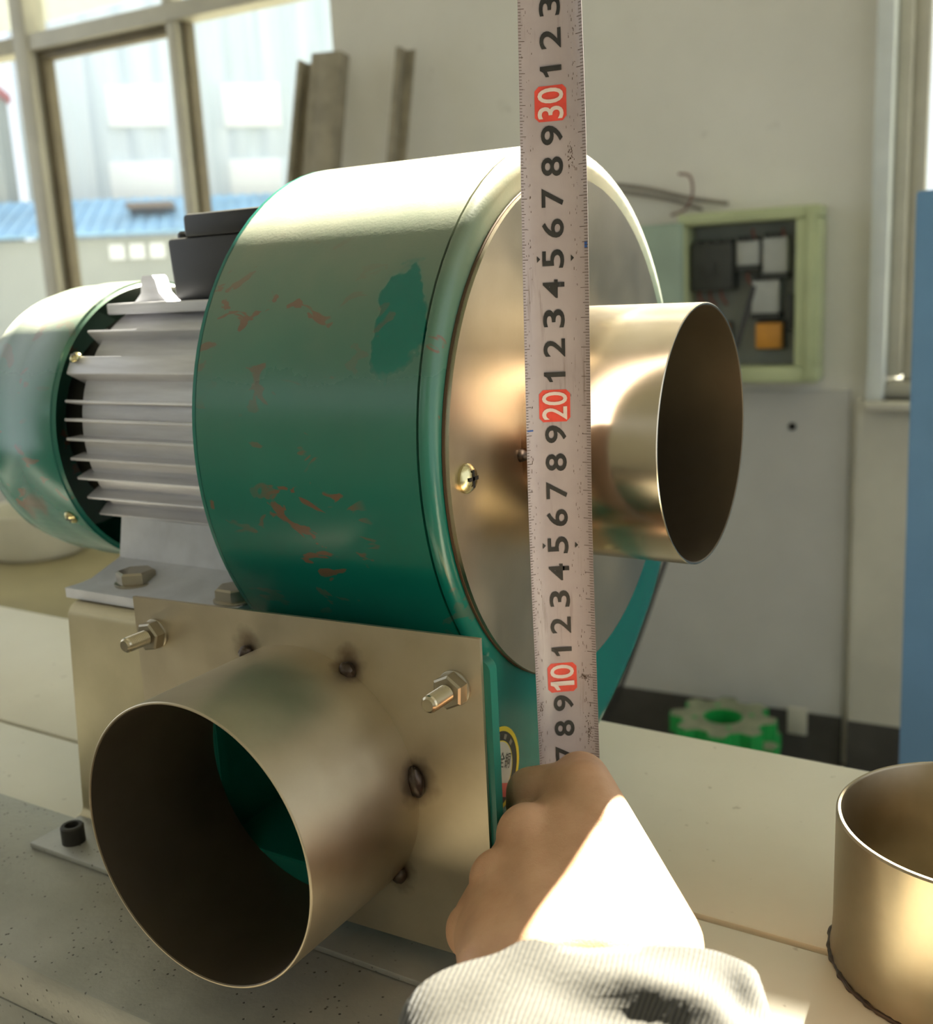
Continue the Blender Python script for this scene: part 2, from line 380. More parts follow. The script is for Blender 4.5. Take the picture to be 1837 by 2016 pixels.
# --- windows
def window(name, parts, panes, mat):
    root = bpy.data.objects.new(name, None); COL.objects.link(root); root['kind'] = 'structure'; root['base'] = [0, 0, 0]
    for (nm, lo, hi, m) in parts: wbox(nm, lo, hi, m, root, 0.004)
    for (u0, u1, z0, z1, d) in panes: wbox('pane', (u0, d, z0), (u1, d + 0.004, z1), 'glass', root)
    return root
fm, fd = 'window_frame', 'window_frame_dark'
window('window_1', [('window_frame', (-4.6, 0.02, -0.24), (-1.235, 0.09, -0.18), fm), ('window_frame', (-1.262, 0.06, -0.18), (-1.235, 0.10, 1.55), fm),
    ('post', (-2.372, 0.0, -0.18), (-2.312, 0.08, 1.55), fm), ('transom', (-4.6, 0.005, 0.782), (-2.372, 0.075, 0.828), fm), ('transom', (-2.312, 0.005, 0.782), (-1.262, 0.075, 0.828), fm),
    ('mullion', (-1.782, 0.01, -0.18), (-1.746, 0.07, 0.782), fm), ('mullion', (-1.80, 0.02, 0.828), (-1.766, 0.07, 1.55), fm), ('mullion', (-3.40, 0.01, -0.18), (-3.35, 0.07, 1.55), fm),
    ('sash', (-2.312, 0.03, -0.18), (-2.283, 0.07, 0.76), fd), ('sash', (-2.312, 0.03, 0.757), (-1.782, 0.07, 0.782), fd), ('sash', (-1.746, 0.03, -0.18), (-1.732, 0.07, 0.782), fd),
    ('sill', (-4.6, -0.06, -0.262), (-1.2, 0.09, -0.24), fm)],
    [(-4.6, -2.372, -0.18, 1.55, 0.045), (-2.312, -1.782, -0.18, 1.55, 0.048), (-1.746, -1.262, -0.18, 1.55, 0.052)], fm)
window('window_2', [('window_frame', (0.045, -0.03, -0.225), (0.078, 0.03, 1.55), 'upvc_white'), ('window_frame', (0.078, 0.02, -0.18), (0.105, 0.1, 1.55), fm), ('window_frame', (0.078, 0.0, -0.222), (1.25, 0.1, -0.19), fm),
    ('sash', (0.105, 0.05, -0.165), (0.135, 0.09, 1.55), fm), ('sash', (0.105, 0.05, -0.19), (1.25, 0.09, -0.16), fm)], [(0.135, 1.25, -0.16, 1.55, 0.07)], fm)
window('added_sun_window', [('window_frame', (-1.0, 0.02, 1.935), (1.6, 0.08, 1.985), fm), ('window_frame', (-1.0, 0.02, 2.85), (1.6, 0.08, 2.89), fm)], [(-1.0, 1.6, 1.985, 2.85, 0.06)], fm)  # unseen upper window, added and sized to let the sun onto the blower

struct(box('sun_block_canopy', (-6.0, 2.35, 1.66), (4.0, 4.1, 1.72), 'upvc_white'))   # unseen canopy above the frame, added to keep sun out of both windows
# --- outside: yard, corrugated hall, blue-roofed shed
struct(box('yard', (-60, 2.6, FL - 0.3), (40, 60, FL - 0.15), 'yard_ground'))
E2 = Vector((0.7317, 0.6816, 0)); N2 = Vector((0.6816, -0.7317, 0)); F0 = Vector((-10.4, 9.0, 0))
def Fp(u, d, z): return F0 + E2 * u + N2 * d + Vector((0, 0, z))
def fx(co): return Fp(co.x, co.y, co.z)
hall = thing('factory_hall', 'pale blue grey corrugated factory hall with four bright windows, beyond the left window', 'building', Fp(3, 0, FL - 0.15))
bm = bmesh.new(); nseg = 110; rows = []
for k in range(nseg + 1):
    u = -1.05 + k * 0.1; ph = k % 4; d = 0.045 if ph in (1, 2) else 0.0
    rows.append([bm.verts.new(Fp(u, d, z)) for z in (FL - 0.15, 6.5)] + [bm.verts.new(Fp(u, -4, z)) for z in (6.5, FL - 0.15)])
for a, b in zip(rows, rows[1:]):
    for q in range(3): bm.faces.new((a[q], b[q], b[q + 1], a[q + 1]))
bm.faces.new(rows[0]); bm.faces.new(rows[-1])
mesh_obj('corrugated_cladding', bm, 'facade_steel', hall, None)
for (u0, u1, z0, z1) in ((-0.03, 0.67, 2.05, 2.53), (1.33, 2.03, 2.02, 2.53), (-0.08, 0.67, 1.2, 1.66), (1.34, 1.97, 1.18, 1.65)):
    w = box('hall_window', (u0, 0.0, z0), (u1, 0.08, z1), 'facade_window', hall, 0.01, fx)
shed = thing('low_shed', 'low grey shed with a pale blue sheet roof in front of the corrugated hall', 'building', Fp(1, 2, FL - 0.15))
bm = bmesh.new()
for k in range(60):
    u0 = -3.4 + k * 0.13
    add_box(bm, (u0, 0, -0.01), (u0 + 0.09, 1, 0.025), 0, 1, lambda c: Fp(c.x, 1.4 + c.y * 1.65, 1.10 - c.y * 0.44 + c.z))
    add_box(bm, (u0 + 0.09, 0, -0.01), (u0 + 0.13, 1, 0.008), 0, 1, lambda c: Fp(c.x, 1.4 + c.y * 1.65, 1.10 - c.y * 0.44 + c.z))
mesh_obj('blue_roof', bm, 'roof_blue', shed, None)
box('shed_wall', (-3.3, 1.5, FL - 0.15), (4.2, 2.95, 0.63), 'shed_wall', shed, 0, fx)
box('roof_patch', (0.28, 2.0, 0.93), (0.75, 2.5, 0.99), 'roof_rust', shed, 0.02, fx)
for k in range(3): box('shed_window', (0.13 + k * 0.19, 2.94, 0.42), (0.27 + k * 0.19, 2.98, 0.56), 'facade_window', shed, 0, fx)
annex = thing('grey_annex', 'grey annex wall with a red coping left of the window post', 'building', Fp(-2.6, 0.5, FL - 0.15))
box('annex_wall', (-4.2, 0.2, FL - 0.15), (-1.12, 0.9, 2.33), 'far_grey_wall', annex, 0, fx)
box('coping', (-4.25, 0.15, 2.33), (-1.08, 0.95, 2.42), 'red_coping', annex, 0, fx)

# ================================================================== BENCH
BZ = -0.182
bench = thing('workbench', 'off-white two-board workbench carrying the green blower', 'workbench', (0, -0.03, FL))
def byaw(co): return Vector((co.x, co.y - 0.010 * co.x, co.z))
box('bench_board', (-1.1, -0.0345, BZ - 0.018), (0.75, 0.117, BZ), 'bench_white', bench, 0.0012, byaw)
box('bench_board', (-1.1, -0.170, BZ - 0.018), (0.75, -0.0375, BZ), 'bench_white', bench, 0.0012, byaw)
box('bench_frame', (-1.05, -0.175, BZ - 0.07), (0.70, 0.10, BZ - 0.019), 'seam_dark', bench, 0, byaw)
for x in (-1.0, 0.64):
    for y in (-0.16, 0.06): box('leg', (x, y, FL), (x + 0.05, y + 0.04, BZ - 0.05), 'channel_paint', bench, 0.003)
box('speckled_strip', (-1.1, -0.1827, BZ - 0.018), (0.08, -0.096, -0.180), 'speckled_plate', bench, 0.001)
box('front_apron', (-1.1, -0.1825, -0.32), (0.75, -0.1765, BZ - 0.0185), 'speckled_plate', bench, 0.001)

# pipe stub on the bench at the right
stub = thing('pipe_stub', 'brushed golden steel pipe stub standing welded on the white bench, at the right edge', 'pipe', (0.160, -0.022, BZ))
prof_o = [(0.0, 0.0478), (0.004, 0.0470), (0.012, 0.0466), (0.0548, 0.0465), (0.0555, 0.0458), (0.0555, 0.0449), (0.0548, 0.0445), (0.0, 0.0445)]
lathe('pipe_wall', (0.160, -0.022, BZ), (0, 0, 1), prof_o, 'steel_pipe', stub, 128, False, False)
bm = bmesh.new(); pts = []
for k in range(193):
    a = 2 * PI * k / 192; rr = 0.0474 + 0.0009 * noise.noise(Vector((math.cos(a) * 9, math.sin(a) * 9, 1)))
    pts.append(Vector((0.160 + rr * math.cos(a), -0.022 + rr * math.sin(a), BZ + 0.0008)))
add_tube(bm, pts, [0.0009 + 0.0008 * noise.noise(Vector((k * 0.5, 3, 0))) for k in range(193)], 8, False)
mesh_obj('weld_bead', bm, 'weld_metal', stub)

# ================================================================== BLOWER
blower = thing('centrifugal_blower', 'dark green centrifugal blower with a finned grey motor, bolted on the bench', 'blower', (-0.1, 0.0, -0.18))
TH = [(-135.5, .1063), (-150, .1052), (-170, .1052), (-190, .1062), (-215, .1085), (-250, .1118), (-280, .1128), (-304, .1145), (-330, .1165), (-360, .1205), (-399, .1300), (-415, .1312), (-426, .1337), (-435, .1368), (-443, .1413), (-450, .1452)]
ctrl = [Vector((a, r, 0)) for a, r in TH]
prof = []
for p in spline(ctrl, 7):
    a = math.radians(p.x); prof.append((p.y * math.cos(a), p.y * math.sin(a)))
prof = [(-0.1125, -0.0735)] + prof + [(-0.06, -0.1515), (-0.1125, -0.1545)]     # (y, z): tongue .. scroll .. duct floor
def offs(pl, d):
    out = []
    for i, p in enumerate(pl):
        a = Vector(pl[max(i - 1, 0)] + (0,)); b = Vector(pl[min(i + 1, len(pl) - 1)] + (0,)); t_ = (b - a).normalized()
        out.append((p[0] - t_.y * d * -1, p[1] + t_.x * d * -1))
    return out
inner = offs(prof, 0.0014)
cx0 = sum(p[0] for p in prof) / len(prof)
# decide which side is inside
if math.hypot(*inner[40]) > math.hypot(*prof[40]): inner = offs(prof, -0.0014)
XB, XF = -0.1068, -0.0062
bm = bmesh.new()
def sheet(bm, pl, x0, x1, nx=1):
    cols = [[bm.verts.new((x0 + (x1 - x0) * i / nx, p[0], p[1])) for i in range(nx + 1)] for p in pl]
    for a, b in zip(cols, cols[1:]):
        for i in range(nx): bm.faces.new((a[i], a[i + 1], b[i + 1], b[i]))
    return cols
co_ = sheet(bm, prof, XB, XF, 1); ci_ = sheet(bm, inner, XB, XF, 1)
for s in (0, 1):
    for i in range(len(prof) - 1): bm.faces.new((co_[i][s], co_[i + 1][s], ci_[i + 1][s], ci_[i][s]))
for e in (0, -1): bm.faces.new((co_[e][0], co_[e][1], ci_[e][1], ci_[e][0]))
mesh_obj('scroll_housing', bm, 'teal_enamel_worn', blower, 30)
sgn = 1 if math.hypot(*offs(prof, 0.001)[40]) < math.hypot(*prof[40]) else -1
# front cover with rolled rim
bm = bmesh.new(); rings = []
for (x, d) in ((-0.0064, 0.0016), (-0.0058, 0.0016), (-0.0056, 0.0004), (-0.0050, -0.0003), (-0.0036, -0.0004), (-0.0022, 0.0004), (-0.0010, 0.0018), (-0.0003, 0.0036), (0.0, 0.0060)):
    q = offs(prof, sgn * d); rings.append([bm.verts.new((x, p[0], p[1])) for p in q])
for a, b in zip(rings, rings[1:]):
    for k in range(len(a)):
        j = (k + 1) % len(a); bm.faces.new((a[k], a[j], b[j], b[k]))
hole = [bm.verts.new((0, p[0], p[1])) for p in circle(0, 0, 0.048, 64)]
es = [bm.edges.get((rings[-1][k], rings[-1][(k + 1) % len(prof)])) for k in range(len(prof))] + [bm.edges.new((hole[k], hole[(k + 1) % 64])) for k in range(64)]
bmesh.ops.triangle_fill(bm, use_beauty=True, use_dissolve=False, edges=es)
mesh_obj('front_cover', bm, 'teal_enamel_worn', blower, 40)
plate('back_cover', [prof, circle(0, 0, 0.02, 32)], 0, XB - 0.0015, XB + 0.0005, 'teal_enamel', blower)
# impeller inside
bm = bmesh.new(); add_lathe(bm, (-0.098, 0, 0), (1, 0, 0), [(0, 0.015), (0, 0.078), (0.003, 0.078), (0.003, 0.015)], 48, False, False)
add_lathe(bm, (-0.020, 0, 0), (1, 0, 0), [(0, 0.062), (0, 0.078), (0.003, 0.078), (0.003, 0.062), (0, 0.062)], 48, False, False)
for k in range(30):
    a = 2 * PI * k / 30; ca, sa = math.cos(a), math.sin(a); cb, sb = math.cos(a + 0.14), math.sin(a + 0.14)
    v = [bm.verts.new((x, r * c, r * s)) for (r, c, s) in ((0.063, cb, sb), (0.077, ca, sa)) for x in (-0.095, -0.018)]
    bm.faces.new((v[0], v[1], v[3], v[2]))
mesh_obj('impeller', bm, 'dark_iron', blower, 30)
# inlet: stainless ring plate and pipe
plate('gasket', [circle(0, 0.0, 0.1003, 96), circle(0, 0, 0.049, 64)], 0, 0.0002, 0.0012, 'brown_gasket', blower)
disc = plate('inlet_plate', [circle(0, 0.0, 0.1000, 128), circle(0, 0, 0.0485, 72)], 0, 0.0012, 0.0028, 'stainless_disc', blower)
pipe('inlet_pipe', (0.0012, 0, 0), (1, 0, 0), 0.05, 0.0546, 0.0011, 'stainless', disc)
lathe('weld_spot', (0.0030, -0.0506, -0.0018), (0.45, -0.9, 0), [(-0.001, 0.0026), (0.0012, 0.0024), (0.0022, 0.0014), (0.0026, 0.0003)], 'weld_metal', disc, 14)
for (a) in (100, 215, 330):
    ca, sa = math.cos(math.radians(a)), math.sin(math.radians(a))
    lathe('weld_spot', (0.003, 0.0506 * ca, 0.0506 * sa), (0.45, 0.9 * ca, 0.9 * sa), [(-0.001, 0.0026), (0.0012, 0.0024), (0.0022, 0.0014), (0.0026, 0.0003)], 'weld_metal', disc, 14)
# brown weld scar inside the rim
def crosshead(name, org, axis, r, h, mat, parent):
    o = lathe(name, org, axis, [(0, r), (h * 0.35, r), (h * 0.75, r * 0.8), (h, r * 0.4), (h * 1.02, 0.0001)], mat, parent, 24)
    u, v = frame_of(Vector(axis)); d = Vector(axis).normalized(); bm = bmesh.new()
    for (a, b) in ((u, v), (v, u)):
        vs = [bm.verts.new(Vector(org) + d * (h * 1.06) + a * (sa * r * 0.6) + b * (sb * r * 0.13)) for sa in (-1, 1) for sb in (-1, 1)]
        bm.faces.new((vs[0], vs[1], vs[3], vs[2]))
    mesh_obj('cross_slot', bm, 'black_plastic', o, None)
for a in (182, 88, 270):
    crosshead('pan_head_screw', (0.0028, 0.0903 * math.cos(math.radians(a)), 0.0903 * math.sin(math.radians(a))), (1, 0, 0), 0.0052, 0.0032, 'zinc_screw', blower)
# outlet flange
FZ0, FZ1, FX0, FX1 = -0.166, -0.0585, -0.128, 0.0220
rc = 0.004
fl = [(FX0, FZ0), (FX1, FZ0)] + [(FX1 - rc + rc * math.cos(a * PI / 12), FZ1 - rc + rc * math.sin(a * PI / 12)) for a in range(7)] + [(FX0, FZ1)]
plate('outlet_flange', [fl, [(-0.1055, -0.1535), (-0.002, -0.1535), (-0.002, -0.0745), (-0.1055, -0.0745)]], 1, -0.1122, -0.1078, 'teal_enamel', blower)
oc = (-0.0586, -0.1142)
tl = 0.0043 / 0.162
op = plate('outlet_plate', [[(-0.1440, -0.1745), (0.0195, -0.1702), (0.0195, -0.0508), (-0.1430, -0.0551)], circle(oc[0], oc[1], 0.0492, 96)], 1, -0.1136, -0.1122, 'stainless_dull', blower)
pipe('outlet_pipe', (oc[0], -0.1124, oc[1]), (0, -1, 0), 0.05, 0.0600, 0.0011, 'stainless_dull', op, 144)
for (x, z, r) in ((-0.0832, -0.0690, 0.0026), (-0.0347, -0.0690, 0.0028), (-0.0088, -0.1065, 0.0030), (-0.0184, -0.1450, 0.0026)):
    d = Vector((x - oc[0], 0, z - oc[1])).normalized()
    bm = bmesh.new(); bmesh.ops.create_icosphere(bm, subdivisions=3, radius=1)
    tang = Vector((0, 1, 0)).cross(d)
    stretch = 1.9 if r == 0.0030 else 1.15
    for v in bm.verts:
        q = v.co.copy(); k = 1 + 0.15 * noise.noise(q * 2.3)
        v.co = Vector((oc[0], -0.1148, oc[1])) + d * (0.0507 + q.x * r * k) + tang * (q.y * r * k * stretch) + Vector((0, -1, 0)) * (q.z * r * k)
    mesh_obj('weld_spot', bm, 'weld_metal', op)
for (x, z, ph) in ((-0.1312, -0.0690, 0.2), (0.0092, -0.0690, 0.45)):
    lathe('washer', (x, -0.1136, z), (0, -1, 0), [(0, 0.0061), (0.0010, 0.0061), (0.0012, 0.0058)], 'bolt_steel', op, 32)
    hexnut('nut', (x, -0.1148, z), (0, -1, 0), 0.0105, 0.0046, 'bolt_steel', op, ph)
    pr_ = [(0, 0.0029)]
    for k in range(13): pr_ += [(0.0045 + k * 0.00078, 0.0026), (0.0045 + k * 0.00078 + 0.00039, 0.0030)]
    pr_ += [(0.0150, 0.0028), (0.0157, 0.0021)]
    lathe('stud', (x, -0.1148, z), (0, -1, 0), pr_, 'stud_steel', op, 24, smooth=25)
# motor
MX0, MX1 = -0.232, XB - 0.001
lathe('motor_body', (MX0 + 0.004, 0, 0), (1, 0, 0), [(0, 0.050), (0.0, 0.0585), (0.001, 0.0605), (MX1 - MX0 - 0.004, 0.0605)], 'aluminium_cast', blower, 72)
lathe('end_bell', (MX0 - 0.02, 0, 0), (1, 0, 0), [(0, 0.02), (0, 0.050), (0.012, 0.056), (0.026, 0.058), (0.027, 0.05)], 'dark_iron', blower, 60)
FIN = [-37.3, -27.8, -18.2, -9.5, -1.2, 6.7, 14.2, 45.5, 135, 143, 151, 159, 167, 175, 183, 191, 200, 209]
for a in FIN:
    r_ = math.radians(a); d = Vector((0, -math.cos(r_), math.sin(r_))); n_ = Vector((0, math.sin(r_), math.cos(r_)))
    bm = bmesh.new()
    add_box(bm, (MX0, -0.0007, 0.058), (MX1, 0.0007, 0.0668), 0.0003, 1, lambda c, d=d, n_=n_: Vector((c.x, 0, 0)) + d * c.z + n_ * c.y)
    mesh_obj('cooling_fin', bm, 'aluminium_cast', blower)
r_ = math.radians(29); d = Vector((0, -math.cos(r_), math.sin(r_))); n_ = Vector((0, math.sin(r_), math.cos(r_)))
bm = bmesh.new(); add_box(bm, (MX0, -0.0050, 0.055), (MX1, 0.0042, 0.0685), 0.0008, 2, lambda c: Vector((c.x, 0, 0)) + d * c.z + n_ * c.y)
mesh_obj('side_boss', bm, 'aluminium_cast', blower)
crosshead('boss_screw', Vector((MX0 + 0.004, 0, 0)) + d * 0.0685 + n_ * 0.003, (0, -0.6, 0.8), 0.003, 0.0022, 'zinc_screw', blower)
bm = bmesh.new(); add_box(bm, (MX0, -0.034, 0.0545), (MX1, 0.034, 0.0597), 0.0006, 1); mesh_obj('terminal_pad', bm, 'aluminium_cast', blower)
# lug on the pad
bm = bmesh.new(); pl = [(-0.2265, 0.0595), (-0.2035, 0.0595), (-0.2085, 0.0640), (-0.2105, 0.0705), (-0.2120, 0.0722), (-0.2190, 0.0722), (-0.2200, 0.0705), (-0.2212, 0.0640)]
a_ = [bm.verts.new((x, -0.021, z)) for x, z in pl]; b_ = [bm.verts.new((x, -0.013, z)) for x, z in pl]
bm.faces.new(a_); bm.faces.new(b_)
for k in range(len(pl)): bm.faces.new((a_[k], a_[(k + 1) % 8], b_[(k + 1) % 8], b_[k]))
mesh_obj('lug', bm, 'aluminium_cast', blower, 50)
# fan cover
cp = [(0.0012, 0.0700), (0.0, 0.0712), (0.0, 0.0724), (-0.0265, 0.0724), (-0.0275, 0.0718), (-0.045, 0.0714), (-0.058, 0.0690), (-0.068, 0.0630), (-0.074, 0.0540), (-0.077, 0.042), (-0.0785, 0.02), (-0.079, 0.0005)]
ci = [(-0.0765, 0.0005), (-0.074, 0.042), (-0.066, 0.0605), (-0.045, 0.0695), (0.0012, 0.0700)]
lathe('fan_cover', (-0.2355, 0, -0.002), (1, 0, 0), cp + ci, 'teal_enamel_worn', blower, 96, False, False)
crosshead('cover_screw', (-0.2430, -0.0610, -0.0410), (0, -0.84, -0.54), 0.0036, 0.002, 'zinc_screw', blower)
# terminal box
tb = box('terminal_box', (-0.2000, -0.021, 0.0597), (-0.1120, 0.052, 0.0885), 'black_plastic', blower, 0.002)
for v in tb.data.vertices:
    if v.co.z < 0.075 and v.co.x < -0.16: v.co.x += 0.0015
box('box_lid', (-0.1885, -0.021, 0.0880), (-0.1120, 0.052, 0.0990), 'black_plastic', tb, 0.0022).location = (0, 0, 0)
lathe('lid_screw', (-0.1945, -0.013, 0.0885), (0, 0, 1), [(0, 0.0042), (0.002, 0.0042), (0.0032, 0.003)], 'black_plastic', tb, 18)
# motor feet
bm = bmesh.new()
fp = [(-0.080, -0.0665), (-0.074, -0.0660), (-0.056, -0.060), (-0.052, -0.040), (-0.047, -0.036), (0.047, -0.036), (0.052, -0.040), (0.056, -0.060), (0.090, -0.0665), (0.090, -0.071), (-0.089, -0.071), (-0.089, -0.0665)]
a_ = [bm.verts.new((-0.2175, y, z)) for y, z in fp]; b_ = [bm.verts.new((-0.118, y, z)) for y, z in fp]
bm.faces.new(a_); bm.faces.new(b_)
for k in range(len(fp)): bm.faces.new((a_[k], a_[(k + 1) % len(fp)], b_[(k + 1) % len(fp)], b_[k]))
mesh_obj('motor_foot', bm, 'aluminium_matt', blower, 30)
for (x, y, ph) in ((-0.1905, -0.0705, 0.1), (-0.1265, -0.0725, 0.5)):
    lathe('washer', (x, y, -0.0666), (0, 0, 1), [(0, 0.0100), (0.0010, 0.0100), (0.0014, 0.0094)], 'bolt_steel', blower, 36)
    hexnut('hex_bolt', (x, y, -0.0653), (0, 0, 1), 0.0158, 0.0052, 'bolt_steel', blower, ph)
# round sticker on the cover: yellow ring, black ring, white oval, red band
SY, SZ = -0.0738, -0.1186
def ringmesh(name, r0, r1, x, mat, parent, a0=0, a1=360, sy=1.0, n=72):
    bm = bmesh.new(); rs = []
    for k in range(n + 1):
        a = math.radians(a0 + (a1 - a0) * k / n)
        rs.append([bm.verts.new((x, SY + r * sy * math.cos(a), SZ + r * math.sin(a))) for r in (r0, r1)])
    for p, q in zip(rs, rs[1:]): bm.faces.new((p[0], p[1], q[1], q[0]))
    return mesh_obj(name, bm, mat, parent, None)
stk = ringmesh('sticker', 0.0001, 0.0168, 0.0002, 'sticker_black', blower)
ringmesh('yellow_ring', 0.0150, 0.0168, 0.0003, 'sticker_yellow', stk); ringmesh('yellow_ring', 0.0110, 0.0114, 0.0003, 'sticker_yellow', stk)
ringmesh('white_centre', 0.0001, 0.0110, 0.0003, 'sticker_white', stk)
for a in range(30, 160, 24): ringmesh('sticker_mark', 0.0120, 0.0140, 0.0003, 'sticker_grey', stk, a, a + 9, 1, 4)
bm = bmesh.new(); c_, s_ = math.cos(math.radians(-24)), math.sin(math.radians(-24))
def sp(u, v, x): return (x, SY + u * c_ - v * s_, SZ + u * s_ + v * c_)
vs = [bm.verts.new(sp(u, v, 0.0004)) for u, v in ((-0.0150, -0.0045), (0.0150, -0.0045), (0.0130, -0.0098), (-0.0130, -0.0098))]
bm.faces.new(vs); mesh_obj('red_band', bm, 'sticker_red', stk, None)
def text_mesh(txt, size, bold=0.0):
    cu = bpy.data.curves.new('lettering', 'FONT'); cu.body = txt; cu.size = size; cu.align_x = 'CENTER'; cu.align_y = 'CENTER'; cu.offset = bold; cu.resolution_u = 4
    ob = bpy.data.objects.new('lettering', cu); COL.objects.link(ob)
    me = bpy.data.meshes.new_from_object(ob.evaluated_get(bpy.context.evaluated_depsgraph_get()))
    bpy.data.objects.remove(ob); bpy.data.curves.remove(cu)
    xs = [v.co.x for v in me.vertices]; ys = [v.co.y for v in me.vertices]
    mx_, my_ = (min(xs) + max(xs)) / 2, (min(ys) + max(ys)) / 2
    for v in me.vertices: v.co.x -= mx_; v.co.y -= my_
    return me, max(xs) - min(xs), max(ys) - min(ys)
def text_obj(name, txt, w, h, place, mat, parent, bold=0.0, cuts=0):
    me, tw, th = text_mesh(txt, 1.0, bold)
    if cuts:
        bm = bmesh.new(); bm.from_mesh(me)
        bmesh.ops.triangulate(bm, faces=bm.faces)
        for _ in range(cuts):
            es = [e for e in bm.edges if e.calc_length() > 0.16]
            if es: bmesh.ops.subdivide_edges(bm, edges=es, cuts=1); bmesh.ops.triangulate(bm, faces=bm.faces)
        bm.to_mesh(me); bm.free()
    if txt[0] == '1' and txt in ('1', '10'):      # numeral one drawn with its flag
        bm = bmesh.new(); bm.from_mesh(me)
        xm = min(v.co.x for v in bm.verts); lim = xm + (tw * 0.30 if txt == '10' else tw * 2)
        bmesh.ops.delete(bm, geom=[v for v in bm.verts if v.co.x < lim], context='VERTS')
        x1 = (xm + tw * 0.31) if txt == '10' else tw * 0.5; st = 0.155 if txt == '10' else 0.20
        pl_ = [(x1, -th / 2), (x1, th / 2), (x1 - st * 0.75, th / 2), (x1 - st * 1.1, th * 0.36), (x1 - st * 2.0, th * 0.24), (x1 - st * 2.0, th * 0.08), (x1 - st, th * 0.18), (x1 - st, -th / 2)]
        vs = [bm.verts.new((x, y, 0)) for x, y in pl_]; bm.faces.new(vs); bm.to_mesh(me); bm.free()
        lo_ = min(v.co.x for v in me.vertices); hi_ = max(v.co.x for v in me.vertices); tw = hi_ - lo_
        for v in me.vertices: v.co.x -= (lo_ + hi_) / 2
    for v in me.vertices: v.co = Vector(place(v.co.x * w / tw, v.co.y * h / th))
    me.materials.clear(); me.materials.append(MATS[mat])
    for p in me.polygons: p.material_index = 0
    o = bpy.data.objects.new(name, me); COL.objects.link(o); o.parent = parent
    return o
text_obj('lettering', '全铜', 0.0092, 0.0060, lambda u, v: sp(u + 0.0040, v + 0.0042, 0.00045), 'sticker_black', stk)

# mounting bracket
brk = thing('mounting_bracket', 'bent stainless steel bracket between the motor feet and the bench', 'bracket', (-0.12, -0.09, -0.18))
bm = bmesh.new()
def brx(y, z, s):                      # left edge flares slightly towards the bench
    return (-0.2095 - 0.0097 * (-0.0676 - z) / 0.1123 if z < -0.0676 else -0.2095) if s == 0 else 0.0
path = [(0.095, -0.0735)] + [(-0.0887 - 0.0060 * math.sin(a), -0.0775 + 0.0060 * math.cos(a)) for a in [k * PI / 12 for k in range(7)]] + [(-0.0947, -0.171)] + [(-0.0987 + 0.004 * math.cos(a), -0.1735 - 0.004 * math.sin(a)) for a in [k * PI / 10 for k in range(6)]]
path[0] = (0.095, -0.0715)
front = [p for p in path[1:]]
front = [(p[0], p[1]) for p in front]
top = [(0.095, -0.0715), (-0.0887, -0.0715)]
lp = top + front[1:]
outer = lp; innr = offs(lp, 0.0025)
if innr[0][1] > outer[0][1]: innr = offs(lp, -0.0025)
cols = []
for (o_, i_) in zip(outer, innr):
    xl = brx(*o_, 0)
    cols.append([bm.verts.new(q) for q in ((xl, o_[0], o_[1]), (-0.1295, o_[0], o_[1]), (-0.1295, i_[0], i_[1]), (xl, i_[0], i_[1]))])
for a, b in zip(cols, cols[1:]):
    for k in range(4): bm.faces.new((a[k], a[(k + 1) % 4], b[(k + 1) % 4], b[k]))
bm.faces.new(cols[0]); bm.faces.new(cols[-1])
mesh_obj('bracket_sheet', bm, 'steel_bracket', brk, 30)
box('foot_plate', (-0.2185, -0.1250, -0.1798), (0.045, -0.0950, -0.1772), 'speckled_plate', brk, 0.0005)
lathe('socket_screw', (-0.2005, -0.1150, -0.1772), (0, 0, 1), [(0, 0.0052), (0.0075, 0.0052), (0.0082, 0.0046), (0.0082, 0.0032), (0.0040, 0.0030), (0.0040, 0.0001)], 'dark_iron', brk, 24, True, False)

# ================================================================== TAPE MEASURE
tape = thing('tape_measure', 'worn white steel tape measure blade held upright before the blower inlet', 'tape measure', (0.0240, -0.0612, -0.1180))
TU = Vector((0.895, 0.446, 0)); TN = Vector((0.446, -0.895, 0))
def tw_(s): return math.radians(0 if s < 20 else 24 * ((min(s, 34) - 20) / 13) ** 1.3) - math.radians(8 if s < 10 else 8 * max(0, (16 - s) / 6))
def tape_pt(s, u, lift=0.0):
    c = Vector((0.02396 - 0.000010 * (s - 10) * 1.0, -0.06066 + 0.000162 * (s - 10), -0.08191 + (s - 10) * 0.01))
    bow = 0.0009 * math.sin((s - 6) / 27 * PI * 1.4)
    a = tw_(s); U = TU * math.cos(a) + TN * math.sin(a); N = TN * math.cos(a) - TU * math.sin(a)
    w = abs(u) / 0.0112
    h = 0.0030 * w ** 2.6
    return c + U * (u - bow) + N * (h + lift)
US = [-0.0112, -0.0105, -0.0095, -0.0082, -0.0068, -0.005, -0.003, -0.001, 0.001, 0.003, 0.005, 0.0068, 0.0082, 0.0095, 0.0105, 0.0112]
bm = bmesh.new(); fr_, bk_ = [], []
for k in range(0, 138):
    s = 5.6 + k * 0.25
    fr_.append([bm.verts.new(tape_pt(s, u)) for u in US]); bk_.append([bm.verts.new(tape_pt(s, u, -0.0002)) for u in US])
for L in (fr_, bk_):
    for a, b in zip(L, L[1:]):
        for k in range(len(US) - 1): bm.faces.new((a[k], a[k + 1], b[k + 1], b[k]))
for k in range(137):
    for e in (0, -1): bm.faces.new((fr_[k][e], fr_[k + 1][e], bk_[k + 1][e], bk_[k][e]))
mesh_obj('blade', bm, 'tape_enamel', tape, 60)
tb_ = Vector(tape['base'])
def tplace(s, u0, lift): return lambda tx, ty: tape_pt(s + tx * 100, u0 - ty, lift) - tb_
